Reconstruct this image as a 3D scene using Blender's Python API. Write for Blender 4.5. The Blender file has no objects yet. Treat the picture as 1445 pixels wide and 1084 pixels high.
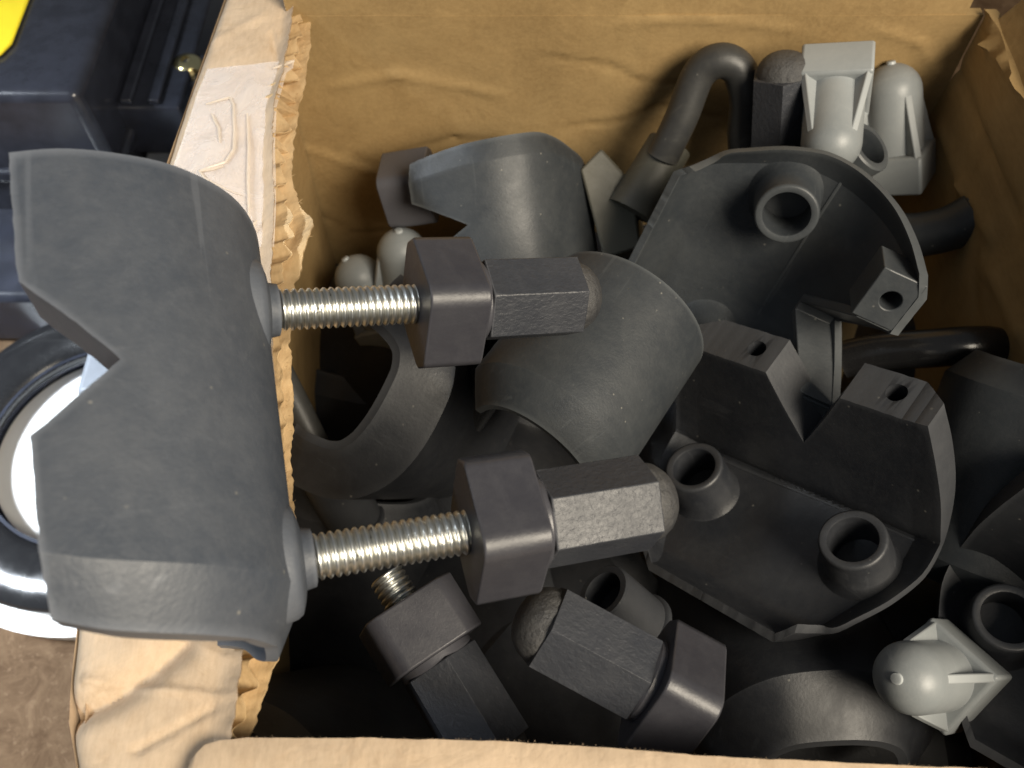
import bpy, bmesh, math, random
from math import sin, cos, pi, radians, sqrt
from mathutils import Vector, Matrix, noise

random.seed(7)
SC = bpy.context.scene
COL = SC.collection
MM = 0.001                                    # all modelling below is in millimetres

# ------------------------------------------------------------------ camera
FPX, CX, CY = 1251.0, 722.5, 542.0            # photograph: 1445 x 1084
PITCH = radians(31)
CAM = Vector((0, 0, 390))
FW = Vector((0, sin(PITCH), -cos(PITCH)))
UP = Vector((0, cos(PITCH), sin(PITCH)))
RT = Vector((1, 0, 0))
cd = bpy.data.cameras.new('camera'); cam = bpy.data.objects.new('camera', cd); COL.objects.link(cam)
cam.location = CAM * MM
cam.rotation_euler = (PITCH, 0, 0)
cd.sensor_width = 36; cd.lens = 36 * FPX / 1445
cd.clip_start = 0.01; cd.clip_end = 20
cd.dof.use_dof = True; cd.dof.focus_distance = 0.24; cd.dof.aperture_fstop = 18
SC.camera = cam

# ------------------------------------------------------------------ light
W = bpy.data.worlds.new('World'); SC.world = W; W.use_nodes = True
W.node_tree.nodes['Background'].inputs[0].default_value = (0.82, 0.90, 1.0, 1)
W.node_tree.nodes['Background'].inputs[1].default_value = 0.15

def area(name, loc, target, size, power, col):
    l = bpy.data.lights.new(name, 'AREA'); l.energy = power; l.color = col
    l.shape = 'RECTANGLE'; l.size, l.size_y = size
    o = bpy.data.objects.new(name, l); COL.objects.link(o)
    o.location = Vector(loc) * MM
    o.rotation_euler = (Vector(target) - Vector(loc)).to_track_quat('-Z', 'Y').to_euler()
    return o
area('room_lamp', (520, -380, 900), (40, 150, 150), (0.50, 0.45), 18.5, (1.0, 0.89, 0.72))
wl = area('window_light', (-640, 90, 700), (-235, 150, 0), (0.16, 0.16), 1.5, (0.84, 0.92, 1.0))
wl.data.spread = radians(40)

SC.cycles.max_bounces = 6; SC.cycles.diffuse_bounces = 3; SC.cycles.glossy_bounces = 3
SC.view_settings.view_transform = 'Standard'
SC.view_settings.look = 'None'
SC.view_settings.exposure = 0
SC.view_settings.gamma = 1

# ------------------------------------------------------------------ helpers
def ray(px, py): return FW + RT * ((px - CX) / FPX) + UP * ((CY - py) / FPX)
def P(px, py, z):
    d = ray(px, py); return CAM + d * ((CAM.z - z) / -d.z)
def PD(px, py, dep): return CAM + ray(px, py) * dep
def PY(px, py, y):
    d = ray(px, py); return CAM + d * (y / d.y)
def PX(px, py, x):
    d = ray(px, py); return CAM + d * (x / d.x)
def dirn(r, u, v): return (RT * r + UP * u - FW * v).normalized()
def frame(x, y, o):
    """matrix (mm) with local X along x, local Y near y"""
    X = Vector(x).normalized(); Z = X.cross(Vector(y)).normalized(); Y = Z.cross(X)
    m = Matrix.Identity(4)
    for i in range(3):
        m[i][0], m[i][1], m[i][2], m[i][3] = X[i], Y[i], Z[i], o[i]
    return m
def frame_z(z, x, o):
    Z = Vector(z).normalized(); Y = Z.cross(Vector(x)).normalized(); X = Y.cross(Z)
    return frame(X, Y, o)
def mat_rt(R, T):
    m = Matrix.Identity(4)
    for i in range(3):
        for j in range(3): m[i][j] = R[i][j]
        m[i][3] = T[i]
    return m
def interp(tab, t):
    if t <= tab[0][0]: return tab[0][1]
    for (a, b), (c, d) in zip(tab, tab[1:]):
        if t <= c: return b + (d - b) * (t - a) / (c - a)
    return tab[-1][1]
def nz(v, s=1.0): return noise.noise(Vector(v) * s)

class MB:
    """collects vertices (mm) and faces, builds ONE mesh object"""
    def __init__(s): s.v = []; s.f = []
    def add(s, vs, fs, m=None):
        o = len(s.v)
        s.v += [tuple(m @ Vector(p)) if m else tuple(p) for p in vs]
        s.f += [tuple(i + o for i in f) for f in fs]
        return s
    def grid(s, rows, flip=False, closed=False):
        o = len(s.v); n = len(rows[0])
        for r in rows: s.v += [tuple(p) for p in r]
        for i in range(len(rows) - 1):
            for j in range(n if closed else n - 1):
                a = o + i * n + j; b = o + i * n + (j + 1) % n
                q = (a, b, b + n, a + n)
                s.f.append(q[::-1] if flip else q)
        return s
    def cap(s, ring, flip=False):
        o = len(s.v); s.v += [tuple(p) for p in ring]
        q = tuple(range(o, o + len(ring))); s.f.append(q[::-1] if flip else q)
        return s
    def box(s, x0, x1, y0, y1, z0, z1, m=None):
        vs = [(x, y, z) for z in (z0, z1) for y in (y0, y1) for x in (x0, x1)]
        return s.add(vs, [(0, 2, 3, 1), (4, 5, 7, 6), (0, 1, 5, 4), (2, 6, 7, 3), (0, 4, 6, 2), (1, 3, 7, 5)], m)
    def rings(s, rings, caps=True):
        s.grid(rings, closed=True)
        if caps: s.cap(rings[0], True); s.cap(rings[-1])
        return s
    def lathe(s, prof, n=32, caps=True, m=None):
        """profile of (axial, radius) about local X"""
        rr = [[(a, r * cos(2 * pi * k / n), r * sin(2 * pi * k / n)) for k in range(n)] for a, r in prof]
        if m: rr = [[tuple(m @ Vector(p)) for p in q] for q in rr]
        return s.rings(rr, caps)
    def tube(s, pts, r, n=20, caps=True):
        pts = [Vector(p) for p in pts]; T = (pts[1] - pts[0]).normalized()
        N = T.orthogonal().normalized(); rr = []
        for i, p in enumerate(pts):
            t = (pts[min(i + 1, len(pts) - 1)] - pts[max(i - 1, 0)]).normalized()
            N = (N - t * N.dot(t)).normalized(); B = t.cross(N)
            q = r(i / (len(pts) - 1)) if callable(r) else r
            rr.append([tuple(p + (N * cos(2 * pi * k / n) + B * sin(2 * pi * k / n)) * q) for k in range(n)])
        return s.rings(rr, caps)
    def build(s, name, mat, parent=None, bevel=0, angle=35, seg=2, merge=True, smooth=True):
        me = bpy.data.meshes.new(name)
        me.from_pydata([(a * MM, b * MM, c * MM) for a, b, c in s.v], [], s.f)
        bm = bmesh.new(); bm.from_mesh(me)
        if merge: bmesh.ops.remove_doubles(bm, verts=bm.verts, dist=1e-6)
        bmesh.ops.recalc_face_normals(bm, faces=bm.faces)
        bm.to_mesh(me); bm.free()
        if smooth:
            for p in me.polygons: p.use_smooth = True
            me.set_sharp_from_angle(angle=radians(angle))
        me.materials.append(mat)
        o = bpy.data.objects.new(name, me); COL.objects.link(o)
        if parent: o.parent = parent
        if bevel:
            b = o.modifiers.new('bevel', 'BEVEL'); b.width = bevel * MM; b.segments = seg
            b.limit_method = 'ANGLE'; b.angle_limit = radians(35); b.harden_normals = False
        return o

def tag(o, label, cat, group=None):
    o['label'] = label; o['category'] = cat
    if group: o['group'] = group
    return o
def thing(name, label, cat, m, group=None):
    o = bpy.data.objects.new(name, None); COL.objects.link(o)
    m = m.copy(); m.translation = m.translation * MM
    o.matrix_world = m; o.empty_display_size = 0.01
    return tag(o, label, cat, group)

# ------------------------------------------------------------------ materials
def new_mat(name):
    m = bpy.data.materials.new(name); m.use_nodes = True
    nt = m.node_tree; return m, nt, nt.nodes['Principled BSDF']
def N(nt, t, **kw):
    n = nt.nodes.new(t)
    for k, v in kw.items(): setattr(n, k, v)
    return n
def tex(nt, scale, detail=4, rough=.6, stretch=None, dist=0):
    co = N(nt, 'ShaderNodeTexCoord'); n = N(nt, 'ShaderNodeTexNoise')
    n.inputs['Scale'].default_value = scale; n.inputs['Detail'].default_value = detail
    n.inputs['Roughness'].default_value = rough; n.inputs['Distortion'].default_value = dist
    if stretch:
        mp = N(nt, 'ShaderNodeMapping'); mp.inputs['Scale'].default_value = stretch
        nt.links.new(co.outputs['Object'], mp.inputs[0]); nt.links.new(mp.outputs[0], n.inputs[0])
    else: nt.links.new(co.outputs['Object'], n.inputs[0])
    return n
def ramp(nt, src, a, b, ca, cb):
    r = N(nt, 'ShaderNodeValToRGB'); e = r.color_ramp.elements
    e[0].position, e[1].position = a, b
    e[0].color = (*ca, 1); e[1].color = (*cb, 1)
    nt.links.new(src, r.inputs[0]); return r.outputs[0]
def mix(nt, fac, a, b, mode='MIX'):
    m = N(nt, 'ShaderNodeMix', data_type='RGBA', blend_type=mode)
    if isinstance(fac, float): m.inputs[0].default_value = fac
    else: nt.links.new(fac, m.inputs[0])
    for i, c in ((6, a), (7, b)):
        if isinstance(c, tuple): m.inputs[i].default_value = (*c, 1)
        else: nt.links.new(c, m.inputs[i])
    return m.outputs[2]
def bump(nt, pb, srcs):
    prev = None
    for src, st, d in srcs:
        b = N(nt, 'ShaderNodeBump'); b.inputs['Strength'].default_value = st; b.inputs['Distance'].default_value = d
        nt.links.new(src, b.inputs['Height'])
        if prev: nt.links.new(prev, b.inputs['Normal'])
        prev = b.outputs[0]
    nt.links.new(prev, pb.inputs['Normal'])

def plastic(name, base, dust, rough=.42, amount=.5, grain=.25, specks=True):
    m, nt, pb = new_mat(name)
    big = tex(nt, 38, 9, .72, dist=.3); fine = tex(nt, 900, 3); scr = tex(nt, 120, 5, .7, (1, .18, .4), 1.2)
    c = mix(nt, ramp(nt, big.outputs[0], .38, .72, (0, 0, 0), (amount,) * 3), base, dust)
    mid = tex(nt, 260, 6, .75)
    c = mix(nt, ramp(nt, mid.outputs[0], .45, .70, (0, 0, 0), (amount * .85,) * 3), c, dust)
    c = mix(nt, ramp(nt, scr.outputs[0], .58, .78, (0, 0, 0), (amount * .6,) * 3), c, tuple(min(1, x * 1.35) for x in dust))
    if specks:
        sp = N(nt, 'ShaderNodeTexVoronoi'); sp.inputs['Scale'].default_value = 210
        co = N(nt, 'ShaderNodeTexCoord'); nt.links.new(co.outputs['Object'], sp.inputs[0])
        pick = ramp(nt, sp.outputs['Distance'], .05, .11, (1, 1, 1), (0, 0, 0))
        sel = ramp(nt, tex(nt, 170, 1).outputs[0], .56, .62, (0, 0, 0), (.6,) * 3)
        c = mix(nt, mix(nt, 1.0, pick, sel, 'MULTIPLY'), c, (.26, .25, .22))
    geo = N(nt, 'ShaderNodeNewGeometry')                # rubbed, paler edges
    c = mix(nt, ramp(nt, geo.outputs['Pointiness'], .525, .60, (0, 0, 0), (.55,) * 3), c, tuple(min(1, x * 2.0) for x in dust))
    hs = tex(nt, 40, 3, .5, (.3, 9, 2.0), .5)             # fine rubbed scratches
    c = mix(nt, ramp(nt, hs.outputs[0], .66, .70, (0, 0, 0), (amount * .45,) * 3), c, tuple(min(1, x * 1.7) for x in dust))
    nt.links.new(c, pb.inputs['Base Color'])
    rr = N(nt, 'ShaderNodeMapRange'); nt.links.new(big.outputs[0], rr.inputs[0])
    rr.inputs['From Min'].default_value = .3; rr.inputs['From Max'].default_value = .7
    rr.inputs['To Min'].default_value = rough - .07; rr.inputs['To Max'].default_value = rough + .16
    nt.links.new(rr.outputs[0], pb.inputs['Roughness'])
    bump(nt, pb, [(fine.outputs[0], grain, .00025), (mid.outputs[0], .12, .0005)])
    return m
M = {}
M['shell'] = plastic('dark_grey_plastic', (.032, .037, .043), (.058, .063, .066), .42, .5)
M['shell_shaded'] = plastic('shaded_grey_plastic', (.018, .020, .025), (.040, .042, .046), .40, .5)  # darker copy of the grey plastic, with the box's shade put into its colour
M['clamp'] = plastic('dusty_blue_lit_rubber_plastic', (.052, .062, .080), (.092, .101, .118), .48, .6, .45)  # dusty plastic with the window's blue light put into its base colour
M['nut'] = plastic('slate_plastic', (.034, .034, .042), (.060, .060, .068), .33, .4, .2, False)
M['nut_rough'] = plastic('moulded_hex_plastic', (.031, .034, .042), (.056, .058, .065), .40, .35, .5, False)
_, nt, pb = None, M['nut_rough'].node_tree, M['nut_rough'].node_tree.nodes['Principled BSDF']
v = tex(nt, 800, 4, .6, (.8, 1, 1), .3)
bump(nt, pb, [(v.outputs[0], .45, .0006)])
M['nut_dome'] = plastic('scuffed_dome_plastic', (.036, .037, .041), (.085, .083, .08), .45, .7, .6, False)
nt = M['nut_dome'].node_tree
bump(nt, nt.nodes['Principled BSDF'], [(tex(nt, 700, 5, .7).outputs[0], .8, .0007)])
M['grey'] = plastic('light_grey_plastic', (.205, .225, .235), (.265, .28, .285), .34, .5, .1, False)
M['gloss'] = plastic('glossy_black_coating', (.012, .012, .013), (.022, .022, .022), .17, .3, .04, False)
M['rod'] = plastic('matt_charcoal_coating', (.032, .033, .034), (.058, .057, .052), .42, .5, .15)
M['olive'] = plastic('olive_grey_plastic', (.045, .045, .036), (.07, .068, .055), .5, .5)

def metal():
    m, nt, pb = new_mat('zinc_plated_steel')
    n = tex(nt, 260, 5, .7); st = tex(nt, 330, 4, .75, dist=.5)
    c = mix(nt, ramp(nt, n.outputs[0], .35, .7, (0, 0, 0), (1, 1, 1)), (.66, .68, .67), (.80, .79, .73))
    c = mix(nt, ramp(nt, st.outputs[0], .64, .70, (0, 0, 0), (.9,) * 3), c, (.06, .05, .035))
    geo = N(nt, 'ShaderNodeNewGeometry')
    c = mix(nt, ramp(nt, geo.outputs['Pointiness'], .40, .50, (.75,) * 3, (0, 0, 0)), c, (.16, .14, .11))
    nt.links.new(c, pb.inputs['Base Color'])
    pb.inputs['Metallic'].default_value = 1
    pb.inputs['Roughness'].default_value = .36
    bump(nt, pb, [(n.outputs[0], .2, .0003)])
    return m
M['metal'] = metal()
m, nt, pb = new_mat('yellow_zinc'); pb.inputs['Base Color'].default_value = (.72, .62, .33, 1)
pb.inputs['Metallic'].default_value = 1; pb.inputs['Roughness'].default_value = .22; M['brass'] = m

def cardboard(name, a, b, stain, wr=.5):
    m, nt, pb = new_mat(name)
    big = tex(nt, 22, 5, .6, dist=.4); fib = tex(nt, 700, 4, .7, (1, .25, 1)); wrk = tex(nt, 38, 6, .55, dist=1.6)
    c = mix(nt, ramp(nt, big.outputs[0], .35, .68, (0, 0, 0), (1, 1, 1)), a, b)
    c = mix(nt, ramp(nt, wrk.outputs[0], .60, .74, (0, 0, 0), (.6,) * 3), c, stain)
    st = tex(nt, 9, 7, .68, dist=.5)
    c = mix(nt, ramp(nt, st.outputs[0], .42, .66, (0, 0, 0), (.55,) * 3), c, tuple(x * .62 for x in a))
    blot = tex(nt, 75, 9, .78, dist=.4)
    c = mix(nt, ramp(nt, blot.outputs[0], .48, .72, (0, 0, 0), (.6,) * 3), c, stain)
    c = mix(nt, ramp(nt, fib.outputs[0], .35, .75, (0, 0, 0), (.35,) * 3), c, tuple(min(1, x * 1.25) for x in b))
    nt.links.new(c, pb.inputs['Base Color']); pb.inputs['Roughness'].default_value = .75
    pb.inputs['Specular IOR Level'].default_value = .25
    vw = N(nt, 'ShaderNodeTexVoronoi', feature='DISTANCE_TO_EDGE'); vw.inputs['Scale'].default_value = 21
    co = N(nt, 'ShaderNodeTexCoord'); ad = N(nt, 'ShaderNodeMix', data_type='VECTOR')
    ad.inputs[0].default_value = .10
    nt.links.new(co.outputs['Object'], ad.inputs[4]); nt.links.new(big.outputs['Color'], ad.inputs[5])
    nt.links.new(ad.outputs[1], vw.inputs[0])
    cr = ramp(nt, vw.outputs['Distance'], 0, .09, (0, 0, 0), (1, 1, 1))
    fl = []
    for d in 'XY':                                      # corrugation telegraphing through the liner
        wv = N(nt, 'ShaderNodeTexWave', wave_type='BANDS', bands_direction=d); wv.inputs['Scale'].default_value = 42
        wv.inputs['Distortion'].default_value = .6; wv.inputs['Detail'].default_value = 1
        nt.links.new(co.outputs['Object'], wv.inputs[0]); fl.append((wv.outputs['Fac'], .05, .0006))
    bump(nt, pb, fl + [(fib.outputs[0], .25, .0003), (cr, wr * .25, .0010), (wrk.outputs[0], wr, .0022)])
    return m
M['card_in'] = cardboard('cardboard_inside', (.34, .225, .098), (.40, .275, .125), (.26, .165, .068), .2)
M['card_out'] = cardboard('cardboard_outside', (.50, .375, .255), (.60, .465, .33), (.40, .275, .165), .42)
M['card_torn'] = cardboard('cardboard_torn_fibre', (.58, .40, .20), (.68, .50, .29), (.40, .24, .10), .5)

m, nt, pb = new_mat('clear_packing_tape')
pb.inputs['Base Color'].default_value = (.93, .88, .86, 1); pb.inputs['Roughness'].default_value = .2
tn = tex(nt, 60, 4, .6, dist=1); al = N(nt, 'ShaderNodeMapRange'); nt.links.new(tn.outputs[0], al.inputs[0])
al.inputs['To Min'].default_value = .12; al.inputs['To Max'].default_value = .42
nt.links.new(al.outputs[0], pb.inputs['Alpha']); bump(nt, pb, [(tn.outputs[0], .7, .002)]); M['tape'] = m
m, nt, pb = new_mat('tape_fold'); pb.inputs['Base Color'].default_value = (.80, .69, .57, 1)
pb.inputs['Roughness'].default_value = .25; pb.inputs['Alpha'].default_value = .5; M['tape_fold'] = m

def simple(name, col, rough, noise_amt=.0):
    m, nt, pb = new_mat(name); pb.inputs['Roughness'].default_value = rough
    n = tex(nt, 90, 5)
    nt.links.new(mix(nt, ramp(nt, n.outputs[0], .35, .7, (0, 0, 0), (1, 1, 1)), col, tuple(min(1, c * (1 + noise_amt)) for c in col)), pb.inputs['Base Color'])
    bump(nt, pb, [(tex(nt, 500, 3).outputs[0], .15, .0003)])
    return m
M['white'] = simple('white_plastic', (.86, .86, .85), .6, .03)
M['case'] = simple('black_case_plastic', (.018, .020, .028), .22, .6)
M['case_grey'] = simple('dull_steel_grey', (.17, .185, .21), .45, .2)
M['yellow'] = simple('yellow_paint', (.85, .70, .03), .4, .1)
m, nt, pb = new_mat('brown_speckled_floor'); pb.inputs['Roughness'].default_value = .8; pb.inputs['Specular IOR Level'].default_value = .1
n1 = tex(nt, 60, 7, .75, dist=.8); n2 = tex(nt, 300, 3)
c = mix(nt, ramp(nt, n1.outputs[0], .36, .66, (0, 0, 0), (1, 1, 1)), (.058, .034, .018), (.115, .074, .043))
c = mix(nt, ramp(nt, n2.outputs[0], .58, .72, (0, 0, 0), (.6,) * 3), c, (.15, .10, .062))
nt.links.new(c, pb.inputs['Base Color']); bump(nt, pb, [(n1.outputs[0], .3, .001)]); M['floor'] = m

# ================================================================== SETTING: floor
def ground():
    b = MB(); b.grid([[(x, y, -4) for x in range(-2000, 2001, 500)] for y in range(-1500, 2501, 500)])
    o = b.build('floor', M['floor']); o['kind'] = 'structure'
ground()

# ================================================================== CARDBOARD BOX
RIM = 190
XL, XR, YN, YF = -103, 168, -8, 275
box = thing('cardboard_box', 'worn open tan cardboard box full of dark plastic pipe clamps', 'box', Matrix.Translation((30, 130, -4)))
BI = Matrix.Translation((-30, -130, 4))
def L(p): return tuple(BI @ Vector(p))

def seg_d(p, a, b):
    ax, ay = a; bx, by = b; dx, dy = bx - ax, by - ay
    t = max(0, min(1, ((p[0] - ax) * dx + (p[1] - ay) * dy) / (dx * dx + dy * dy + 1e-9)))
    return sqrt((p[0] - ax - t * dx) ** 2 + (p[1] - ay - t * dy) ** 2), (p[0] - ax) * dy - (p[1] - ay) * dx
def creases(p, lst):
    h = 0
    for a, b, w, amp in lst:
        d, s = seg_d(p, a, b)
        h += amp * math.exp(-(d / w) ** 2) + (.35 * amp * math.exp(-d / (w * 3)) * (1 if s > 0 else -1))
    return h

def wall_sheet(name, o, u, v, nu, nv, lu, lv, th, nrm, mat, lst=(), amp=1.2, lean=0):
    """wall panel: o + u*a + v*b, face at nrm side displaced, thickness th backwards"""
    o, u, v, nrm = map(Vector, (o, u, v, nrm)); b = MB(); F, K = [], []
    for j in range(nv + 1):
        r, k = [], []
        for i in range(nu + 1):
            a, c = lu * i / nu, lv * j / nv
            p = o + u * a + v * c
            h = amp * (nz(p, .018) + .5 * nz(p + Vector((9, 9, 9)), .05)) + creases((a, c), lst)
            r.append(L(p + nrm * h)); k.append(L(p - nrm * (th - h * .8)))
        F.append(r); K.append(k)
    b.grid(F); b.grid(K, True)
    b.grid([F[0], K[0]]); b.grid([F[-1], K[-1]], True)
    b.grid([[r[0] for r in F], [r[0] for r in K]], True); b.grid([[r[-1] for r in F], [r[-1] for r in K]])
    return b.build(name, mat, box, angle=50)

def wy(px, py):                                # pixel -> coordinates on far wall
    p = PY(px, py, YF); return (p.x - XL, p.z)
cl = []
for pts, w, amp in (
    ([(800, 178), (870, 172), (930, 150), (1010, 165)], 1.6, -1.0),
    ([(770, 80), (860, 92), (900, 112), (960, 118)], 1.5, -.9),
    ([(560, 215), (640, 195), (720, 200)], 2.2, -.8),
    ([(430, 210), (520, 240), (600, 250)], 2.5, .9),
    ([(1060, 60), (1050, 110), (1090, 170)], 1.6, -.8),
    ([(470, 120), (560, 105), (700, 130)], 3, .8),
    ([(880, 30), (1000, 25), (1120, 40)], 2.5, .8),
    ([(440, 300), (500, 330), (560, 325)], 2, -.8),
    ([(1240, 40), (1300, 60), (1330, 110)], 2.2, .9)):
    for a, b in zip(pts, pts[1:]): cl.append((wy(*a), wy(*b), w * .65, amp * .85))
wall_sheet('wall', (XL, YF, 0), (1, 0, 0), (0, 0, 1), 120, 100, XR - XL, RIM - 3, 4, (0, -1, 0), M['card_in'], cl, .9)
wall_sheet('flap', (-80, YF + .2, RIM - 3.2), (1, 0, 0), (0, .02, 1), 100, 30, 242, 74, 4, (0, -1, 0), M['card_in'], (), 1.3)
wall_sheet('flap', (XR + .5, YF - 6, RIM - 1.5), (0, -1, 0), (.5, 0, .866), 60, 24, 232, 44, 4, (-.866, 0, .5), M['card_in'], [((0, 30), (60, 5), 3, 2.0), ((20, 60), (70, 20), 3, -1.6)], 2.0)
def wx(px, py):
    p = PX(px, py, XR); return (YF - p.y, p.z)
cr = []
for pts, w, amp in (
    ([(1395, 0), (1400, 60), (1445, 120)], 2.2, 2.0), ([(1425, 0), (1440, 60)], 1.5, -1.5),
    ([(1330, 180), (1360, 260), (1400, 330)], 3, 1.2), ([(1380, 330), (1380, 440)], 2, -1.0),
    ([(1340, 60), (1390, 200), (1430, 300)], 3, -1.4), ([(1400, 380), (1440, 470)], 3, 1.2)):
    for a, b in zip(pts, pts[1:]): cr.append((wx(*a), wx(*b), w, amp))
wall_sheet('wall', (XR, YF - .5, 0), (0, -1, 0), (0, 0, 1), 110, 80, YF - YN - 1, RIM, 4, (-1, 0, 0), M['card_in'], cr, 2.0)
wall_sheet('wall', (-86, YN + 1, 0), (0, 1, 0), (0, 0, 1), 40, 30, YF - YN - 2, RIM - 8, 4, (1, 0, 0), M['card_in'], (), 1.0)
wall_sheet('wall', (-86, YN, 0), (1, 0, 0), (0, 0, 1), 40, 30, XR + 84, RIM - 4, 4, (0, 1, 0), M['card_in'], (), 1.0)
wall_sheet('base', (XL + 2, YN + 1, .5), (1, 0, 0), (0, 1, 0), 20, 20, XR - XL - 4, YF - YN - 2, 3, (0, 0, 1), M['card_in'], (), .3)
# folded-in flap on the left: three layers seen at its torn edge
CREASE = [(-60, 335), (0, 315), (120, 272), (240, 230), (500, 178), (700, 140), (880, 107), (960, 98), (1020, 95), (1084, 106), (1130, 112)]
TOPE = [(-60, 430), (0, 420), (50, 412), (85, 406), (110, 402), (155, 390), (210, 387), (300, 390), (350, 388), (420, 384), (500, 388), (600, 395), (700, 398), (800, 385), (925, 348), (1000, 338), (1040, 333), (1130, 315)]
BOTE = [(-60, 446), (0, 438), (50, 433), (85, 430), (110, 427), (155, 414), (210, 409), (255, 411), (285, 424), (315, 441), (335, 436), (355, 424), (385, 412), (450, 404), (520, 408), (600, 409), (660, 404), (700, 413), (720, 411), (800, 405), (925, 385), (980, 366), (1035, 346), (1130, 318)]
def flap_z(t, py):
    sag = 5 * math.exp(-((py - 620) / 260) ** 2)
    return RIM - 2 - sag * t + 1.0 * sin(t * pi)
def flap_left():
    rows_t, rows_b, rows_t2, rows_b2 = [], [], [], []
    NC = 34
    pys = [-60 + i * 4 for i in range(298)]
    dent = [((100, 1008), (150, 985), 26, 1), ((150, 985), (205, 950), 24, 1), ((205, 950), (255, 905), 20, 1)]
    for py in pys:
        cxp, te, be = interp(CREASE, py), interp(TOPE, py), interp(BOTE, py)
        te += 2.6 * nz((py * .05, 3, 1)) + 1.5 * nz((py * .21, 7, 1))
        be += 6 * nz((py * .028, 5, 2)) + 3.5 * nz((py * .11, 2, 9)) + 1.5 * nz((py * .3, 2, 5))
        rt, rb = [], []
        for k in range(NC + 1):
            t = k / NC
            for edge, rr, dz in ((te, rt, 0), (be, rb, -5.2)):
                px = cxp + (edge - cxp) * t
                p = P(px, py, flap_z(t, py))
                h = .8 * nz(p, .035) + .4 * nz(p, .11)
                d = min(seg_d((px, py), a, b)[0] for a, b, w, _ in dent)
                h -= 3.6 * math.exp(-(d / 22) ** 2) + 1.2 * math.exp(-(d / 6) ** 2)
                for a, b, w, am in ((( 384, 48), (392, 88), 3, -.9), ((300, 60), (372, 20), 5, .6), ((290, 120), (330, 95), 4, -.6), ((120, 960), (330, 985), 7, .8), ((190, 1060), (300, 1000), 6, -.9), ((240, 890), (330, 935), 5, .6)):
                    h += am * math.exp(-(seg_d((px, py), a, b)[0] / w) ** 2)
                if t < .12: h -= 2.2 * ((.12 - t) / .12) ** 2          # rounded fold
                tear = 0
                if edge is be and t > .86:
                    tear = (t - .86) / .14
                    h += tear * (1.0 * nz((py * .06, 1, 4)) + 3.4 * math.exp(-((py - 318) / 26) ** 2))
                if t > .84 and edge is te: h += 3.2 * ((t - .84) / .16) ** 1.5      # torn edge bent upwards
                if t > .84 and edge is be: h += 1.6 * (t - .84) / .16
                rr.append(p + Vector((0, 0, h + dz)))
        rows_t.append([L(p) for p in rt]); rows_b.append([L(p) for p in rb])
        rows_t2.append([L(p - Vector((0, 0, .7))) for p in rt]); rows_b2.append([L(p - Vector((0, 0, .8))) for p in rb])
    fl = None
    for name, A, B, mat in (('flap', rows_t, rows_t2, M['card_out']), ('inner_liner', rows_b, rows_b2, M['card_torn'])):
        b = MB(); b.grid(A); b.grid(B, True)
        b.grid([[r[-1] for r in A], [r[-1] for r in B]]); b.grid([[r[0] for r in A], [r[0] for r in B]], True)
        b.grid([A[0], B[0]]); b.grid([A[-1], B[-1]], True)
        o = b.build(name, mat, fl or box, angle=60)
        if fl is None: fl = o
    # corrugated middle layer: wave running along the torn edge between the two liners
    b = MB(); rows = []; rows2 = []
    n = 1188
    for i in range(n - 1):
        f = i / n * (len(rows_t) - 1); a = int(f); q = f - a
        tp = Vector(rows_t2[a][-1]).lerp(Vector(rows_t2[a + 1][-1]), q)
        bt = Vector(rows_b[a][-1]).lerp(Vector(rows_b[a + 1][-1]), q)
        y = tp.y; ph = (y + 2.5 * nz((y * .09, 3, 3))) * 2 * pi / 7.6
        w = .5 + .5 * (.45 + .8 * abs(nz((y * .055, 8, 2)))) * sin(ph) * interp([(70, .3), (100, 1.1), (235, 1.1), (270, .3), (880, .3), (930, .9)], -60 + i) + .2 * nz((y * .3, 1, 1)) + .25 * nz((y * .06, 4, 9))
        e = bt.lerp(tp, max(.02, min(.98, w)))
        e.x += .9 * nz((y * .25, 6, 1)) - .5
        r = [e + Vector((-2.6 * k, 0, -1.0 * k)) for k in range(4)]
        rows.append([tuple(p) for p in r]); rows2.append([tuple(p + Vector((.1, .12, -.4))) for p in r])
    b.grid(rows); b.grid(rows2, True); b.grid([[r[0] for r in rows], [r[0] for r in rows2]])
    b.build('fluting', M['card_torn'], fl, angle=60)
    # fuzzy torn paper fibres
    b = MB()
    for i in range(420):
        py = random.uniform(-20, 1060)
        p = P(interp(BOTE, py) - random.uniform(0, 5), py, flap_z(1, py) - 4.0) 
        d = Vector((random.uniform(.1, 1), random.uniform(-.8, .8), random.uniform(-.2, .8))) * random.uniform(.5, 1.7)
        s = Vector((0, .08, .03)); e = p + d
        b.add([L(p - s), L(p + s), L(e), L(p + Vector((0, 0, .1)))], [(0, 1, 2), (1, 3, 2), (3, 0, 2)])
    f = b.build('paper_fibre', M['card_torn'], fl, smooth=False); f['kind'] = 'stuff'
    # outside wall below the fold
    A = []
    for j, py in enumerate(pys[::6]):
        p = P(interp(CREASE, py), py, RIM - 4.5)
        A.append([L((p.x + .2 + 2 * sin(k / 8 * pi), p.y, (RIM - 4.9) * (1 - k / 8))) for k in range(9)])
    b = MB(); b.grid(A); A2 = [[(x + 3.5, y, z) for x, y, z in r] for r in A]; b.grid(A2, True)
    b.build('outer_wall', M['card_out'], box, angle=60)
    # packing tape stuck over the fold, with its folded ridges
    b = MB(); rows = []; rows2 = []
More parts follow.
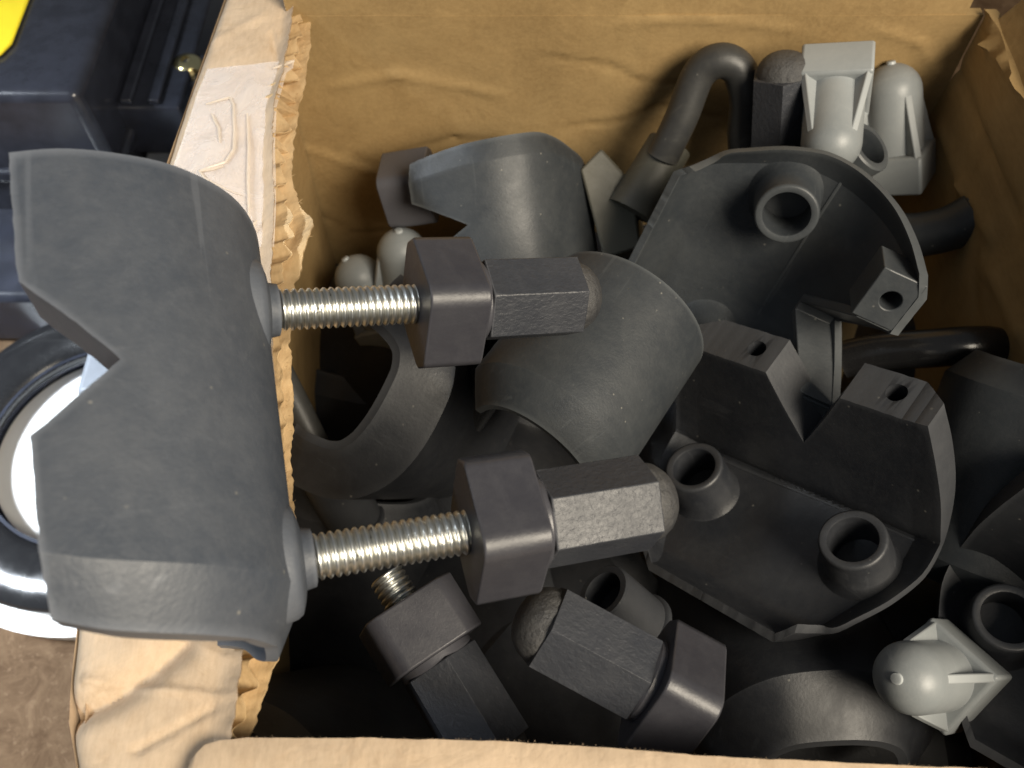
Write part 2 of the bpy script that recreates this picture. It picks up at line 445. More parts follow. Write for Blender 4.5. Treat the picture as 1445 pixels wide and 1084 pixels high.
    for i in range(41):
        t = i / 40; r = []
        for k in range(25):
            u = k / 24
            py = 100 + 250 * t - (14 * u if t < .3 else 14 * u * (1 - t) / .7)
            c0, e0 = interp(CREASE, py) + 14, interp(TOPE, py) + (10 if t < .06 else 1.5 - 6 * max(0, t - .6))
            px = c0 + (e0 - c0) * u
            p = P(px, py, flap_z(u, py)); p.z += .8 * nz(p, .035) + .4 * nz(p, .11) + .55 + .5 * abs(nz(p, .12))
            r.append(p)
        rows.append([L(p) for p in r]); rows2.append([L(p - Vector((0, 0, .12))) for p in r])
    b.grid(rows); b.grid(rows2, True); tp = b.build('tape', M['tape'], fl, angle=60)
    for pl in ([(292, 152), (312, 146), (326, 143), (331, 152), (332, 190), (331, 215), (320, 232), (296, 241), (283, 246), (292, 257), (315, 268), (348, 281)],
               [(350, 165), (352, 210), (351, 260), (352, 300), (355, 330)], [(300, 165), (310, 185), (312, 212)],
               [(283, 246), (300, 243), (322, 236)], [(352, 330), (368, 308)], [(385, 100), (408, 92), (419, 88)]):
        pts = []
        for a, c in zip(pl, pl[1:]):
            for q in range(4):
                x, y = a[0] + (c[0] - a[0]) * q / 4, a[1] + (c[1] - a[1]) * q / 4
                p = P(x, y, flap_z(.5, y)); pts.append(L(p + Vector((0, 0, 1.0 + .8 * nz(p, .035) + .4 * nz(p, .11)))))
        MB().tube(pts, lambda s: .18 + .34 * sin(pi * min(1, max(0, s))) ** .5, 8).build('tape_ridge', M['tape_fold'], tp)
flap_left()

def flap_near():
    EDGE = [(258, 1100), (268, 1072), (284, 1052), (310, 1043), (350, 1040), (520, 1041), (700, 1044), (850, 1053), (1000, 1066), (1200, 1076), (1445, 1086), (1560, 1092)]
    rows, rows2 = [], []
    for i in range(131):
        px = 258 + i * 10
        py = interp(EDGE, px) + 1.6 * nz((px * .03, 2, 2)) + 1.0 * nz((px * .16, 5, 2))
        e = P(px, py, RIM + 3); r, q = [], []
        for k in range(19):
            t = k / 18
            p = Vector((e.x, e.y - 46 * t, RIM + 3 - 3.2 * t))
            p.z += .7 * nz(p, .04) + .4 * nz(p, .1) - (1.1 * (1 - t * 9) ** 2 if t < .11 else 0)
            r.append(L(p)); q.append(L(p - Vector((0, 0, 3.6 if k else 2.4))))
        rows.append(r); rows2.append(q)
    b = MB(); b.grid(rows); b.grid(rows2, True); b.grid([[r[0] for r in rows], [r[0] for r in rows2]], True)
    b.grid([rows[0], rows2[0]], True); b.grid([[r[-1] for r in rows], [r[-1] for r in rows2]])
    fl = b.build('flap', M['card_out'], box, angle=60)
    b = MB()
    for i in range(150):
        px = random.uniform(262, 1440); p = P(px, interp(EDGE, px), RIM + 1.6)
        d = Vector((random.uniform(-.8, .8), random.uniform(.1, 1), random.uniform(-.2, .7))) * random.uniform(.2, .55)
        b.add([L(p - Vector((.06, 0, 0))), L(p + Vector((.06, 0, 0))), L(p + d), L(p + Vector((0, 0, .1)))], [(0, 1, 2), (1, 3, 2), (3, 0, 2)])
    f = b.build('paper_fibre', M['card_out'], fl, smooth=False); f['kind'] = 'stuff'
flap_near()

# ================================================================== PIPE CLAMP HALVES
def spline(tab, s):
    """smooth (Catmull) lookup of tuples at knots 0..n-1"""
    n = len(tab); i = min(int(s), n - 2); t = s - i
    p = [tab[max(0, min(n - 1, i + k))] for k in (-1, 0, 1, 2)]
    return tuple(.5 * (2 * b + (c - a) * t + (2 * a - 5 * b + 4 * c - d) * t * t + (3 * b - a - 3 * c + d) * t ** 3) for a, b, c, d in zip(*p))

# knots from the notched lip round the back to the plain lip: y, z, half length at that place
PROFILE = [(42, 48, 43), (38.5, 36, 46), (33, 23, 48.5), (26, 12, 49.5), (16, 3.5, 50), (4, 0, 49.5), (-8, -.4, 46), (-20, 0, 40), (-29, 1.2, 35), (-35, 6, 31), (-38.5, 11, 29.5)]
ROUND = [(40, 40, 48), (39.5, 30, 50), (36.5, 19, 50), (30, 9.5, 50), (19, 2.5, 50), (6, 0, 50), (-8, 0, 50), (-20, 3, 50), (-30.5, 10, 50), (-37, 20, 50), (-40, 32, 50), (-40.5, 40, 48)]
CIRC = [(40 * sin(radians(a)), 40 - 40 * cos(radians(a)), 42) for a in range(96, -97, -16)]
def shell_mesh(prof, th=2.8, notch=(3, 13, 22), taper=9, inset=6, lip_w=0, rough=.35, skew=0, one_end=False):
    K = len(prof) - 1; ns = 44
    xs = set(); nx = 46
    for i in range(nx + 1): xs.add(round(-1 + 2 * i / nx, 4))
    lip = prof[0]
    def ztop(x):
        if not notch: return None
        c, hw, dp = notch
        return max(0, dp * (1 - abs(x - c) / hw))
    if notch:
        for q in (-1, -.5, 0, .5, 1): xs.add(round((notch[0] + q * notch[1]) / lip[2], 4))
    for q in (taper / 50, taper / 100): xs.add(round(-1 + q, 4)); xs.add(round(1 - q, 4))
    xs = sorted(xs)
    O, I = [], []
    for u in xs:
        d = ztop(u * lip[2]) if notch else 0
        # find the knot where the lip lies this much lower
        s0 = 0
        if d:
            lo, hi = 0, 4.0
            for _ in range(22):
                m = (lo + hi) / 2
                if prof[0][1] - spline(prof, m)[1] < d: lo = m
                else: hi = m
            s0 = lo
        k = max(0, (abs(u) - (1 - taper / 50)) / (taper / 50)); k = k ** 1.06
        if one_end and u < 0: k = 0
        out, inn = [], []
        for j in range(ns + 1):
            s = s0 + (K - s0) * j / ns
            y, z, hx = spline(prof, s)
            a = spline(prof, max(0, s - .05)); c = spline(prof, min(K, s + .05))
            ty, tz = c[0] - a[0], c[1] - a[1]; l = sqrt(ty * ty + tz * tz) + 1e-9
            ny, nz_ = -tz / l, ty / l                     # points to the outside
            if ny * y + nz_ * (z - 40) < 0: ny, nz_ = -ny, -nz_
            jit = rough * nz((u * 40, j * .8, 3.3)) if j in (0, ns) else 0
            yy, zz = y - ny * inset * k, z - nz_ * inset * k * (1 - .5 * (z / 48)) + jit
            iy, iz = yy - ny * th, zz - nz_ * th
            if lip_w and s < 4.4:                       # lip thickened inwards to carry the screws
                w = 1 if s < 3.4 else (4.4 - s) / 1.0
                w = w * w * (3 - 2 * w)
                ty_ = (prof[0][0] - lip_w) - (prof[0][1] - z) * .335
                iy, iz = iy * (1 - w) + min(iy, ty_) * w, iz * (1 - w) + (zz + .25 * s) * w
            g = 1 - skew * (u + 1) / 2; zz *= g; iz *= g
            if skew: hx *= 1 + (.06 * max(0, z / 44) * (1 if y > 0 else 0) if u < 0 else (.14 * min(1, max(0, -y / 22))))
            out.append((u * hx, yy, zz)); inn.append((u * hx * .995, iy, iz))
        O.append(out); I.append(inn)
    b = MB(); b.grid(O); b.grid(I, True)
    for c in (0, -1): b.grid([[r[c] for r in O], [r[c] for r in I]], c == -1)
    for c in (0, -1): b.grid([O[c], I[c]], c == 0)
    return b

def drill(o, cyls):
    """bore real holes: (x, y, z0, z1, r) along local Z, then throw the cutter away"""
    b = MB()
    for x, y, z0, z1, r in cyls: b.lathe([(z0, r), (z1, r)], 28, True, Matrix.Translation((x, y, 0)) @ XZ)
    c = b.build('cutter', o.data.materials[0]); c.matrix_world = o.parent.matrix_world
    bpy.context.view_layer.update()
    mo = o.modifiers.new('bore', 'BOOLEAN'); mo.object = c; mo.operation = 'DIFFERENCE'; mo.solver = 'EXACT'
    me = bpy.data.meshes.new_from_object(o.evaluated_get(bpy.context.evaluated_depsgraph_get()))
    o.modifiers.clear(); o.data = me
    bpy.data.objects.remove(c)
    me.set_sharp_from_angle(angle=radians(23))
    return o
def lug_mesh(x0, x1, y0, y1, z0, z1, hx, hy, r):
    """block with a round screw hole in its top face"""
    n = 24; outer, ring = [], []
    for k in range(n):
        a = 2 * pi * k / n; c, s = cos(a), sin(a); q = max(abs(c), abs(s))
        outer.append(((x0 + x1) / 2 + c / q * (x1 - x0) / 2, (y0 + y1) / 2 + s / q * (y1 - y0) / 2))
        ring.append((hx + r * c, hy + r * s))
    b = MB()
    b.grid([[(x, y, z0) for x, y in outer], [(x, y, z1) for x, y in outer], [(x, y, z1) for x, y in ring], [(x, y, z1 - 11) for x, y in ring]], closed=True)
    b.cap([(x, y, z1 - 11) for x, y in ring]); b.cap([(x, y, z0) for x, y in outer], True)
    return b
BOSS = [(-.5, 15.2), (1.2, 14.2), (3, 13.4), (15, 12.6), (16, 12.2), (16.3, 11.4), (15.8, 9.4), (15, 9), (-1, 8.7)]
XT = Matrix(((0, 0, 1, 0), (0, 1, 0, 0), (-1, 0, 0, 0), (0, 0, 0, 1)))   # lathe axis X -> -Z
XZ = Matrix(((0, 0, 1, 0), (0, 1, 0, 0), (1, 0, 0, 0), (0, 0, 0, 1)))    # lathe axis X -> +Z

def inside_detail(t, mat):
    """bolt sockets and seam on the mouth side"""
    for sx in (-30, 30):
        MB().lathe([(a, r * .82 if a > 2 else r * .9) for a, r in BOSS], 40, True, Matrix.Translation((sx, 0, 1.8)) @ XZ).build('bolt_socket', mat, t, angle=50)
    b = MB()                                            # moulded seam where floor turns into wall
    b.tube([(x, 13 + .6 * sin(x * .05), 4.6) for x in range(-44, 45, 4)], .75, 8)
    b.build('moulded_seam', mat, t)

def thread(L0, r=5.0, pitch=1.75):
    b = MB(); n = 40; rows = []; per = 8; m = int(L0 / pitch * per)
    for i in range(m + 1):
        x = L0 * i / m; rr = []
        for k in range(n):
            ph = (x / pitch - k / n) % 1
            tri = 1 - abs(2 * ph - 1)
            q = r - .8 + .8 * min(1, tri * 1.35)
            a = 2 * pi * k / n; rr.append((x, q * cos(a), q * sin(a)))
        rows.append(rr)
    return b.rings(rows)
HR = 9.9
def hexr(a): return HR / cos(((a + pi / 6) % (pi / 3)) - pi / 6)     # radius of hexagon 18.8 mm across flats, corner at 30 deg
def hex_cap(x0, length=26, dome=7.5):
    n = 72; rows = []
    def ring(x, s, bl, j=0): return [(x + j * nz((k * .4, x, 2)), (hexr(2 * pi * k / n) * (1 - bl) + HR * bl) * s * cos(2 * pi * k / n), (hexr(2 * pi * k / n) * (1 - bl) + HR * bl) * s * sin(2 * pi * k / n)) for k in range(n)]
    rows.append(ring(x0, .97, .0)); rows.append(ring(x0 + .3, 1, 0))
    for i in range(1, 9): rows.append(ring(x0 + .3 + (length - .3) * i / 8, 1 + .004 * nz((i, 1, x0)), 0))
    rows.append(ring(x0 + length + .25, .955, .55, .4))
    b = MB()
    b.grid(rows, closed=True); b.cap(rows[0], True); b.cap(rows[-1])
    rows = []
    for i in range(10):
        a = i / 9 * pi / 2
        rows.append([(x0 + length - .8 + (dome + .8) * sin(a), 9.5 * max(.02, cos(a)) ** .8 * cos(2 * pi * k / n) * (1 + .03 * nz((k * .5, i * .7, 1))), 9.5 * max(.02, cos(a)) ** .8 * sin(2 * pi * k / n) * (1 + .03 * nz((k * .5, i * .7, 1)))) for k in range(n)])
    d = MB(); d.grid(rows, closed=True); d.cap(rows[0], True); d.cap(rows[-1])
    return b, d
LOZ = [(16.3, -2.6), (16.3, 2.6), (15.2, 4.2)] + [(5 * sin(radians(a)), 10.2 + 5 * cos(radians(a))) for a in range(39, -40, -13)] + [(-15.2, 4.2), (-16.3, 2.6), (-16.3, -2.6), (-15.2, -4.2)] + [(5 * sin(radians(a)), -10.2 - 5 * cos(radians(a))) for a in range(-39, 40, 13)] + [(15.2, -4.2)]
def nut_assembly(root, m, tl=33.5, with_thread=True, bl=16, roll=0, broll=0):
    """along local X of m: threaded rod, lozenge washer, hexagonal cap with domed end"""
    def put(o):
        mm = m.copy(); mm.translation *= MM; o.matrix_local = mm; return o
    mb = Matrix.Rotation(broll, 4, 'X'); mh = Matrix.Rotation(roll, 4, 'X')
    if with_thread:
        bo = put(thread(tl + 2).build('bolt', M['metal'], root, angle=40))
    b = MB(); x0, x1 = tl, tl + bl
    rings = [[tuple(mb @ Vector((x, v * .995 if x in (x0, x1) else v, w))) for v, w in LOZ] for x in (x0, x0 + .6, x1 - .6, x1)]
    b.rings(rings)
    wa = put(b.build('lozenge_washer', M['nut'], root, bevel=1.3, angle=60, seg=3))
    wa.modifiers.new('weighted', 'WEIGHTED_NORMAL')
    b = MB(); b.lathe([(tl - .35, 6.8), (tl - .35, 5.6), (tl + 1, 5.5)], 32, False)
    # neck between washer and hexagonal cap
    nk = MB().lathe([(x1 - .2, 10.0), (x1 + .1, 10.4), (x1 + 1.6, 10.4), (x1 + 2.2, 9.9)], 40)
    put(nk.build('neck', M['nut'], root))
    hb, db = hex_cap(x1 + 2)
    for bb in (hb, db): bb.v = [tuple(mh @ Vector(p)) for p in bb.v]
    hc = put(hb.build('hex_cap', M['nut_rough'], root, angle=28, bevel=.25))
    o = db.build('dome', M['nut_dome'], hc, angle=60)

# ---- the clamp lying on the left flap, with its two bolts
RA = [[.2109, .1695, -.9627], [-.9699, -.0865, -.2277], [-.1219, .9817, .1462]]
TA = (-52.59, 95.54, 213.2)
mA = mat_rt(RA, TA)
A = thing('pipe_clamp', 'large dusty grey clamp half bolted with two zinc bolts, lying on the torn left edge', 'pipe clamp', mA)
PA = [(41, 44, 44), (39, 35, 46.5), (35.5, 25, 48), (30, 14.5, 49), (20, 5, 49.5), (8, .6, 49.5), (-4, 0, 48), (-13, 1.5, 46), (-20, 6, 43), (-24, 12, 40), (-26, 20, 38)]
sh = shell_mesh(PA, 3, (-1, 15, 16), 11, 6.5, 13, skew=.14, one_end=True).build('shell', M['clamp'], A, angle=23)
iA = mA.inverted()
b1 = PD(385, 438, 211) ; b1e = PD(850, 417, 242)
b2 = PD(434, 788, 188) ; b2e = PD(945, 703, 212)
for s, e, br, hr in ((b1, b1e, radians(0), radians(0)), (b2, b2e, radians(8), radians(30))):
    d = (e - s).normalized()
    side = FW.cross(d).normalized()
    m = frame(d, side, s)                       # local Y = image-vertical, Z = towards / away from viewer
    ml = iA @ m
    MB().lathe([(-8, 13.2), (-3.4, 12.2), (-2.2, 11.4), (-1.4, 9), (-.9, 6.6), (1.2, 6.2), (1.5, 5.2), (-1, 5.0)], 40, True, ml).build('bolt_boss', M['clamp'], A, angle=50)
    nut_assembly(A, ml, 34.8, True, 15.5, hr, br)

# ---- two halves lying with their hollow side up
mC = mat_rt([[.6637, .6199, -.4185], [-.6117, .7719, .1731], [.4304, .1411, .8915]], (90.8, 113.5, 106.52))
Cc = thing('pipe_clamp_half', 'dark clamp half with hollow side up, two screw lugs beside its V notch', 'pipe clamp', mC, 'clamp halves in the box')
drill(shell_mesh(PROFILE, lip_w=14.5).build('shell', M['shell_shaded'], Cc, angle=23), [(-18.1, 35, 36, 60, 3.1), (29.5, 35.4, 36, 60, 3.1)])
inside_detail(Cc, M['shell_shaded'])
mB = mat_rt([[-.3268, .9106, -.2531], [-.2955, -.3528, -.8878], [-.8977, -.2154, .3844]], (83.59, 201.78, 138.39))
Bb = thing('pipe_clamp_half', 'speckled grey clamp half standing hollow side out below the light grey caps', 'pipe clamp', mB, 'clamp halves in the box')
shell_mesh(PROFILE, notch=(-6, 16, 24), inset=4.5, taper=8).build('shell', M['shell'], Bb, angle=23)
for x0, x1 in ((-40, -22.5), (11, 33)):
    lug_mesh(x0, x1, 26, 39.8, 34, 48.6, (x0 + x1) / 2, 33.5, 3.1).build('screw_lug', M['shell'], Bb, bevel=.4)
b = MB(); rows = []
for x, z in ((-22, 48.2), (-14, 35), (-7.5, 24.5), (-4.5, 24.5), (2, 35), (10, 48.2)):
    y1 = 42 - (48 - z) * .43; sg = -1 if x < -6 else 1
    rows.append([(x, y1 - .4, z), (x, y1 - 14, z), (x + sg * 2.4, y1 - 14, z - 1.6), (x + sg * 2.4, y1 - .4, z - 1.6)])
b.grid(rows, closed=True); b.cap(rows[0], True); b.cap(rows[-1]); b.build('notch_flange', M['shell'], Bb, bevel=.3, angle=50)
inside_detail(Bb, M['shell'])

# ---- halves seen from outside
def half(label, m, mat, prof=ROUND, **kw):
    t = thing('pipe_clamp_half', label, 'pipe clamp', m, 'clamp halves in the box')
    shell_mesh(prof, **kw).build('shell', M[mat], t, angle=23)
    return t
def pose(x, crown, px, py, dep, s=1.0):                # x: end direction, crown: where the back points (camera-relative directions, real depth)
    X = dirn(*x); Z = -dirn(*crown); Z = (Z - X * Z.dot(X)).normalized()
    return frame(X, Z.cross(X), PD(px, py, dep)) @ Matrix.Scale(s, 4)
D = half('big rounded clamp half between the two bolted cap nuts, smooth outside up', pose((-.55, -.72, .42), (.45, .28, .85), 882, 508, 254, .70), 'shell', CIRC, notch=None, taper=17, inset=11, one_end=True)
Fh = half('clamp half with a V notch leaning on the far cardboard wall', pose((.12, -.93, -.25), (.72, .15, .68), 792, 345, 335, .84), 'shell', PROFILE, notch=(-13, 13, 24), lip_w=12, inset=2.5)
Eh = half('shadowed clamp half whose curved end makes a wide C beside the torn edge', pose((-.28, .12, .95), (.80, -.50, .25), 665, 625, 330), 'shell_shaded', notch=None, taper=8, inset=17)
Rh = half('clamp half with arched open end just above the near flap', pose((.05, -.5, .86), (0.03, .8, .55), 1125, 832, 298, .97), 'shell_shaded', notch=None, taper=14, inset=15)
Ph = half('clamp half showing a rounded shoulder against the right wall', pose((.25, .93, .2), (-.35, -.1, .93), 1450, 700, 270, .75), 'shell', notch=None, taper=12, inset=8)
mQ = mat_rt([[.80, .55, -.24], [-.58, .81, -.06], [.16, .19, .97]], (176, 60, 116))
Qh = thing('pipe_clamp_half', 'clamp half with one ring socket showing at the right picture edge beside the dome cap', 'pipe clamp', mQ, 'clamp halves in the box')
drill(shell_mesh(PROFILE, lip_w=14.5).build('shell', M['shell_shaded'], Qh, angle=23), [(-18.1, 35, 36, 60, 3.1), (29.5, 35.4, 36, 60, 3.1)])
inside_detail(Qh, M['shell_shaded'])
Yh = half('almost black clamp half in the near left corner of the box', pose((-.3, .2, .93), (-.2, .6, .75), 440, 960, 300), 'shell_shaded', notch=None)

# ================================================================== LOOSE CAP NUTS
def cap_thing(label, s, e, view_up, roll, with_thread=False, tl=0.0, bl=15, broll=0):
    d = (e - s).normalized(); side = FW.cross(d).normalized()
    t = thing('cap_nut', label, 'cap nut', frame(d, side, s), 'loose cap nuts in the box')
    nut_assembly(t, Matrix.Identity(4), tl, with_thread, bl, roll, broll)
    return t
cap_thing('dome ended cap nut lying at a slant under the lower bolt', PD(985, 1000, 214), PD(705, 848, 214), None, radians(12), False, 0.0, 14, radians(20))
cap_thing('dark cap nut with a stub of zinc thread, pointing down to the near flap', PD(545, 812, 240), PD(722, 1105, 226), None, radians(35), True, 9, 16, radians(25))
cap_thing('small dark cap nut peeping out left of the upright light grey cap', PD(1098, 240, 330), PD(1106, 105, 308), None, radians(40), False, 0.0, 8, 0)

# ================================================================== LIGHT GREY CAPS
def grey_cap(label, o, axis, face, s=1.0, mat='grey'):
    """origin: centre of the base underside; axis: towards the dome; face: a flat side of the base"""
    t = thing('square_base_cap', label, 'end cap', frame(axis, face, o), 'light grey end caps')
    b = MB(); prof = [(8, 10.3), (34, 10.1)]
    for i in range(1, 9):
        a = i / 8 * pi / 2; prof.append((34 + 10.1 * sin(a), max(.9, 10.1 * cos(a))))
    prof += [(44.6, .9), (44.7, .4)]
    b.lathe([(x * s, r * s) for x, r in prof], 40); b.build('dome', M[mat], t, angle=50)
    MB().lathe([((44.0) * s, 1.7 * s), ((44.9) * s, 1.5 * s), ((45.1) * s, .9 * s)], 16).build('nipple', M[mat], t)
    b = MB(); q = 12.0 * s
    rings = [[(x * s, y * k, z * k) for y, z in ((q, q), (-q, q), (-q, -q), (q, -q))] for x, k in ((0, .97), (1, 1), (13, 1), (14, .97))]
    b.rings(rings); b.build('square_base', M[mat], t, bevel=1.0 * s, seg=3)
    for k in range(4):
        R = Matrix.Rotation(pi / 4 + k * pi / 2, 4, 'X')
        f = MB(); w = 1.3 * s
        pr = [(13 * s, 15.6 * s), (13 * s, 8 * s), (36 * s, 8 * s), (34 * s, 10.3 * s)]
        f.add([(x, y, sgn * w) for sgn in (-1, 1) for x, y in pr], [(0, 1, 2, 3), (7, 6, 5, 4), (0, 4, 5, 1), (1, 5, 6, 2), (2, 6, 7, 3), (3, 7, 4, 0)], R)
        f.build('fin', M[mat], t, bevel=.4)
    return t
# J: dome upwards, in the far right corner
jb = PD(1262, 262, 352); jt = PD(1257, 85, 330)
grey_cap('light grey end cap standing dome up beside the right wall corner', jb, jt - jb, dirn(.75, 0, .6), 1.07)
ib = PD(1181, 92, 311); it = PD(1168, 272, 292)
grey_cap('pale grey end cap upside down, square base uppermost against the far wall', ib, it - ib, -ray(1180, 120), .98)
kb = PD(1346, 952, 272); kt = PD(1264, 958, 241)
grey_cap('light grey end cap on its side in front, round dome towards the cap nuts', kb, kt - kb, dirn(.35, .8, .4), 1.0)
lb = PD(582, 450, 380); lt = PD(564, 335, 352)
grey_cap('mid grey end cap poking up left of the notched clamp half', lb, lt - lb, dirn(.9, 0, .5), 1.0)
mb_ = PD(568, 478, 388); mt = PD(506, 392, 370)
grey_cap('lower grey end cap half hidden behind the upper bolted nut', mb_, mt - mb_, dirn(.9, 0, .5), 1.0)

# ================================================================== U HOOKS, RODS AND STUBS
def bez(pts, n=14):
    out = []
    for i in range(len(pts) - 1):
        for k in range(n): out.append(Vector(spline([tuple(p) for p in pts], i + k / n)))
    return out + [Vector(pts[-1])]
def to_local(m, pts):
    i = m.inverted(); return [i @ Vector(p) for p in pts]
# coated U hook against the far wall
s0, s1 = PD(905, 275, 345), PD(945, 205, 343)
mU = Matrix.Translation(PD(880, 300, 345))
u = thing('u_hook', 'charcoal U shaped rod hook curving up against the far wall', 'hook', mU)
pts = bez([PD(935, 222, 338), PD(962, 165, 330), PD(986, 105, 322), PD(1015, 86, 318), PD(1042, 98, 319), PD(1053, 138, 324), PD(1050, 185, 332), PD(1052, 230, 338)], 8)
MB().tube(to_local(mU, pts), 6.2, 24).build('rod', M['rod'], u)
MB().tube(to_local(mU, [s0 + (s1 - s0) * q for q in (-.35, 0, .5, 1, 1.02)]), lambda q: 10 - 1.6 * q, 28).build('sleeve', M['olive'], u)
b = MB(); W0 = [PD(*p) for p in ((818, 238, 340), (848, 208, 345), (893, 258, 345), (905, 350, 348), (852, 365, 346))]
W1 = [p + Vector((8, 16, -30)) for p in W0]
b.rings([to_local(mU, W0), to_local(mU, W1)]); b.build('wedge_block', M['olive'], u, bevel=1.2)
# glossy black rod under the upper clamp half
mO = Matrix.Translation(PD(1300, 500, 315))
o_ = thing('bent_rod', 'glossy black coated rod reaching from the clamp lugs to the right wall', 'rod', mO)
pts = bez([PD(1190, 508, 322), PD(1240, 497, 316), PD(1310, 492, 308), PD(1370, 488, 304), PD(1410, 492, 306), PD(1428, 520, 316), PD(1430, 570, 330)], 8)
MB().tube(to_local(mO, pts), 6.8, 24).build('rod', M['gloss'], o_)
# stub tubes sticking out behind the speckled half
def stub(name, label, a, b_, r, mat, hollow=True):
    m = Matrix.Translation((a + b_) / 2); t = thing(name, label, 'tube', m)
    d = (b_ - a).normalized(); ln = (b_ - a).length
    f = frame(d, d.orthogonal(), a)
    fl = m.inverted() @ f
    MB().lathe([(0, r), (ln - .6, r), (ln, r - .6), (ln, r * .72), (ln - 8, r * .7)], 32, True, fl).build('tube', M[mat], t, angle=40)
    MB().lathe([(-1.5, r + 1.1), (0, r + 1.1), (.6, r + .2)], 32, True, fl).build('collar', M[mat], t, angle=40)
    return t
stub('tube_stub', 'short dark tube stub poking out between the two pale grey caps', PD(1176, 240, 314), PD(1229, 206, 301), 9.2, 'shell')
mN = Matrix.Translation(PD(1300, 330, 335))
n_ = thing('curved_arm', 'curved dark arm with flat end near the right wall below the dome cap', 'hook', mN)
pts = bez([PD(1230, 330, 345), PD(1290, 332, 338), PD(1340, 322, 332), PD(1378, 302, 327)], 8)
MB().tube(to_local(mN, pts), 8.4, 22).build('arm', M['shell'], n_, bevel=.5)
MB().tube(to_local(mN, [pts[-1] - (pts[-1] - pts[-2]).normalized() * .5, pts[-1] + (pts[-1] - pts[-2]).normalized() * .8]), 7.4, 22).build('end_cap', M['shell'], n_)
# glossy sleeve under the upper nut, dark bolt and sleeve beside the C
stub('tube_stub', 'glossy dark tube stub under the upper bolted nut', PD(640, 600, 340), PD(705, 500, 305), 10, 'gloss')
stub('tube_stub', 'dark tube stub inside the C shaped end near the torn edge', PD(500, 735, 335), PD(455, 650, 318), 10.5, 'shell_shaded')
mV = Matrix.Translation(PD(430, 600, 320))
v_ = thing('bent_rod', 'straight dark rod running along the torn edge into the tube stub', 'rod', mV)
MB().tube(to_local(mV, [PD(392, 520, 322), PD(420, 575, 322), PD(452, 640, 324), PD(470, 680, 326)]), 5, 20).build('rod', M['rod'], v_)
stub('tube_stub', 'dark tube stub below the hexagonal end of the lower nut', PD(905, 880, 272), PD(850, 835, 262), 9, 'shell_shaded')
# block beside the notched half
mG = frame(dirn(1, .1, .2), dirn(0, 1, 0), PD(560, 268, 352))
g_ = thing('lozenge_block', 'angular dark block left of the notched clamp half', 'washer', mG)
b = MB(); b.rings([[(x, v * .9, w * .9) for v, w in LOZ] for x in (-4, -3.4, 14.4, 15)]); b.build('block', M['nut'], g_, bevel=.8)
MB().lathe([(15, 8.6), (17, 8.6), (17, 5), (9, 5)], 30).build('collar', M['nut'], g_)

# deeper layer, mostly dark filler halves added to keep the gaps near-black
half('dark clamp half low in the box behind the upper bolt thread', pose((.3, .7, .3), (-.3, .3, .9), 470, 560, 395), 'shell_shaded')
half('filler clamp half deep in the middle between both bolted nuts', pose((.8, -.3, .3), (.1, .2, .95), 700, 700, 372), 'shell_shaded', notch=None)
half('filler clamp half deep below the slanting cap nut', pose((.7, .5, .2), (.1, -.2, .95), 800, 950, 345), 'shell_shaded', notch=None)
half('ribbed filler clamp half in shadow between the big rounded half and the lugs', pose((.2, -.9, .2), (.4, .2, .9), 985, 600, 372, .7), 'shell_shaded', notch=None)
half('filler clamp half deep down by the right wall below the glossy rod', pose((.2, .9, .2), (-.1, -.2, .95), 1350, 620, 370), 'shell_shaded', notch=None)
half('filler clamp half deep down below the far wall under the olive wedge', pose((.9, .1, .2), (-.1, .2, .95), 860, 400, 400), 'shell_shaded', notch=None)
half('filler clamp half deep down behind the grey caps at the left', pose((.5, -.8, .1), (-.1, .2, .95), 560, 440, 432), 'shell_shaded', notch=None)
half('filler clamp half deep in the near middle below the thread stub', pose((.9, .1, .2), (-.1, .2, .95), 620, 900, 345), 'shell_shaded', notch=None)

half('filler clamp half deep below the grey cap that lies on its side', pose((.9, .3, .2), (-.1, .2, .95), 1300, 930, 325), 'shell_shaded', notch=None)
half('filler clamp half deep in shadow under the big rounded half', pose((.4, .8, .2), (-.1, .2, .95), 690, 580, 405), 'shell_shaded', notch=None)

half('filler clamp half deep in the shadow next to the left box wall', pose((.2, .9, .2), (.1, .2, .95), 445, 880, 340), 'shell_shaded', notch=None)
half('filler clamp half deep in shadow between the two loose cap nuts', pose((.7, -.6, .2), (-.2, .1, .95), 800, 1030, 330), 'shell_shaded', notch=None)
half('filler clamp half deep in shadow behind the C shaped end', pose((.2, .9, .2), (.1, .2, .95), 470, 690, 395), 'shell_shaded', notch=None)

half('filler clamp half seen dimly through the arched open end above the near flap', pose((.9, .1, .2), (-.1, .2, .95), 1160, 1075, 312), 'shell_shaded', notch=None)

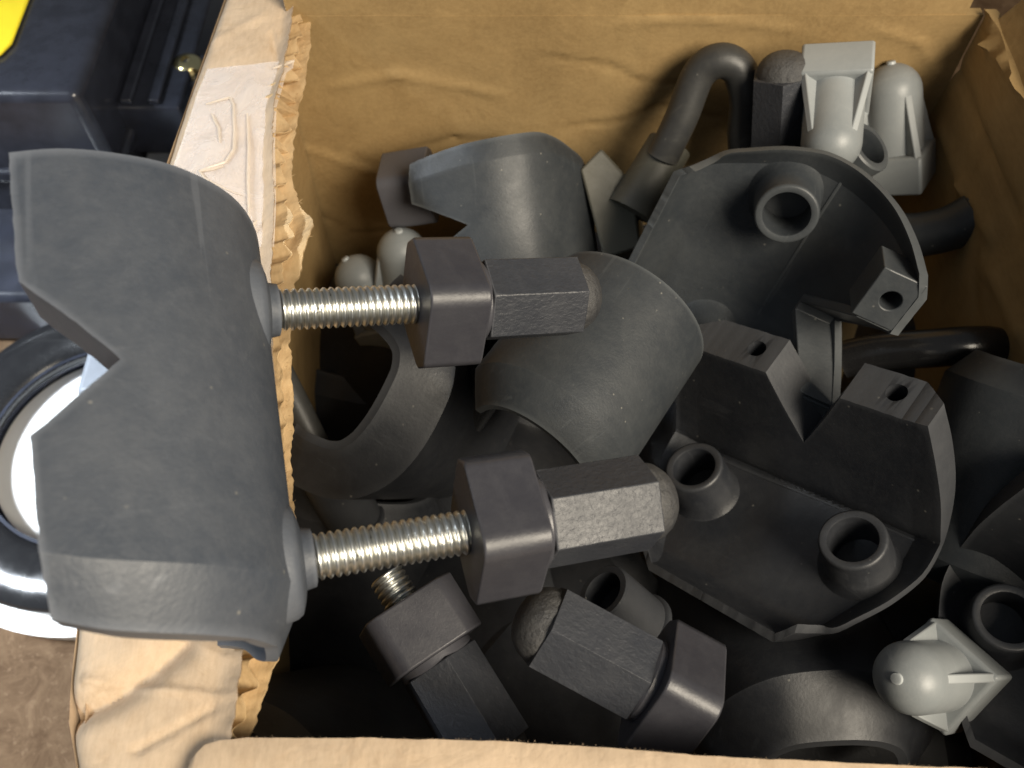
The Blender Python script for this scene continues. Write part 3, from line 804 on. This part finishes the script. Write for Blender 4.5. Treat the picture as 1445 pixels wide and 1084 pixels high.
# ================================================================== OUTSIDE THE BOX
# white round lid with a black ring on it
lc = P(148, 632, 14)
mL = Matrix.Translation((lc.x, lc.y, -4))
lid = thing('round_lid', 'white round lid on the floor left of the box', 'lid', mL)
MB().lathe([(0, 86), (12, 88), (14, 86), (14, 83), (13, 82), (13, 1)], 96, True, XZ).build('disc', M['white'], lid, angle=40)
mR = Matrix.Translation((lc.x, lc.y, 10))
ring = thing('black_ring', 'glossy black ring lying on the white lid', 'ring', mR)
prof = [(7.5 - 7 * cos(2 * pi * k / 28), 66 + 14.5 * sin(2 * pi * k / 28)) for k in range(29)]
MB().lathe(prof, 96, False, XZ).build('tyre', M['gloss'], ring)
MB().lathe([(2, 51.0), (2, 52.4), (11, 52.6), (11, 51.0)], 96, False, XZ).build('inner_band', M['case'], ring, angle=40)

# black case with yellow panel
TZ = 112
cc = P(108, 134, TZ)
mK = Matrix.Translation((cc.x, cc.y, -4))
case = thing('tool_case', 'black plastic case with a yellow panel at upper left outside the box', 'case', mK)
b = MB(); b.box(-230, 0, 0, 260, 0, TZ + 4); b.build('body', M['case'], case, bevel=5, seg=4)
MB().box(-228, -1, -58, 4, 0, 40).build('lower_body', M['case'], case, bevel=4)
MB().box(-234, 3, -3, 262, 62, 70).build('seam_rib', M['case'], case, bevel=2)
yp = P(28, 40, TZ + 1) - Vector((cc.x, cc.y, -4))
b = MB(); q = [P(x, y, TZ + .5) - Vector((cc.x, cc.y, -4)) for x, y in ((-150, 118), (2, 80), (18, 64), (54, -30), (-150, -30))]
b.rings([[tuple(p) for p in q], [tuple(p + Vector((0, 0, 2))) for p in q]]); b.build('yellow_panel', M['yellow'], case, bevel=.8)
mS = Matrix.Translation((cc.x + 34, cc.y - 60, -4))
rail = thing('ribbed_rail', 'black ribbed rail with a yellow zinc screw beside the box', 'rail', mS)
def RL(px, py, z): return mS.inverted() @ P(px, py, z)
MB().box(-32, 66, -60, 330, 0, 52).build('grey_base', M['case_grey'], rail, bevel=3)
e = RL(180, 152, 80)
b = MB(); b.box(e.x - 8, e.x + 26, e.y, e.y + 240, 52, 84); b.build('beam', M['case'], rail, bevel=2, seg=3)
for k in range(2):
    MB().box(e.x - 4 + 14 * k, e.x + 2 + 14 * k, e.y + 2, e.y + 238, 83.5, 87).build('rib', M['case'], rail, bevel=1)
sc = RL(266, 96, 76)
MB().lathe([(-14, 12.5), (-1, 12.5), (0, 11.5)], 32, True, Matrix.Translation(sc) @ XZ).build('screw_boss', M['case'], rail)
MB().lathe([(-1, 8), (1.5, 8.2), (4.2, 6.8), (5.4, 4.2), (5.6, 2.4), (3.6, 2.0), (3.6, .2)], 32, True, Matrix.Translation(sc) @ XZ).build('screw', M['brass'], rail, angle=40)
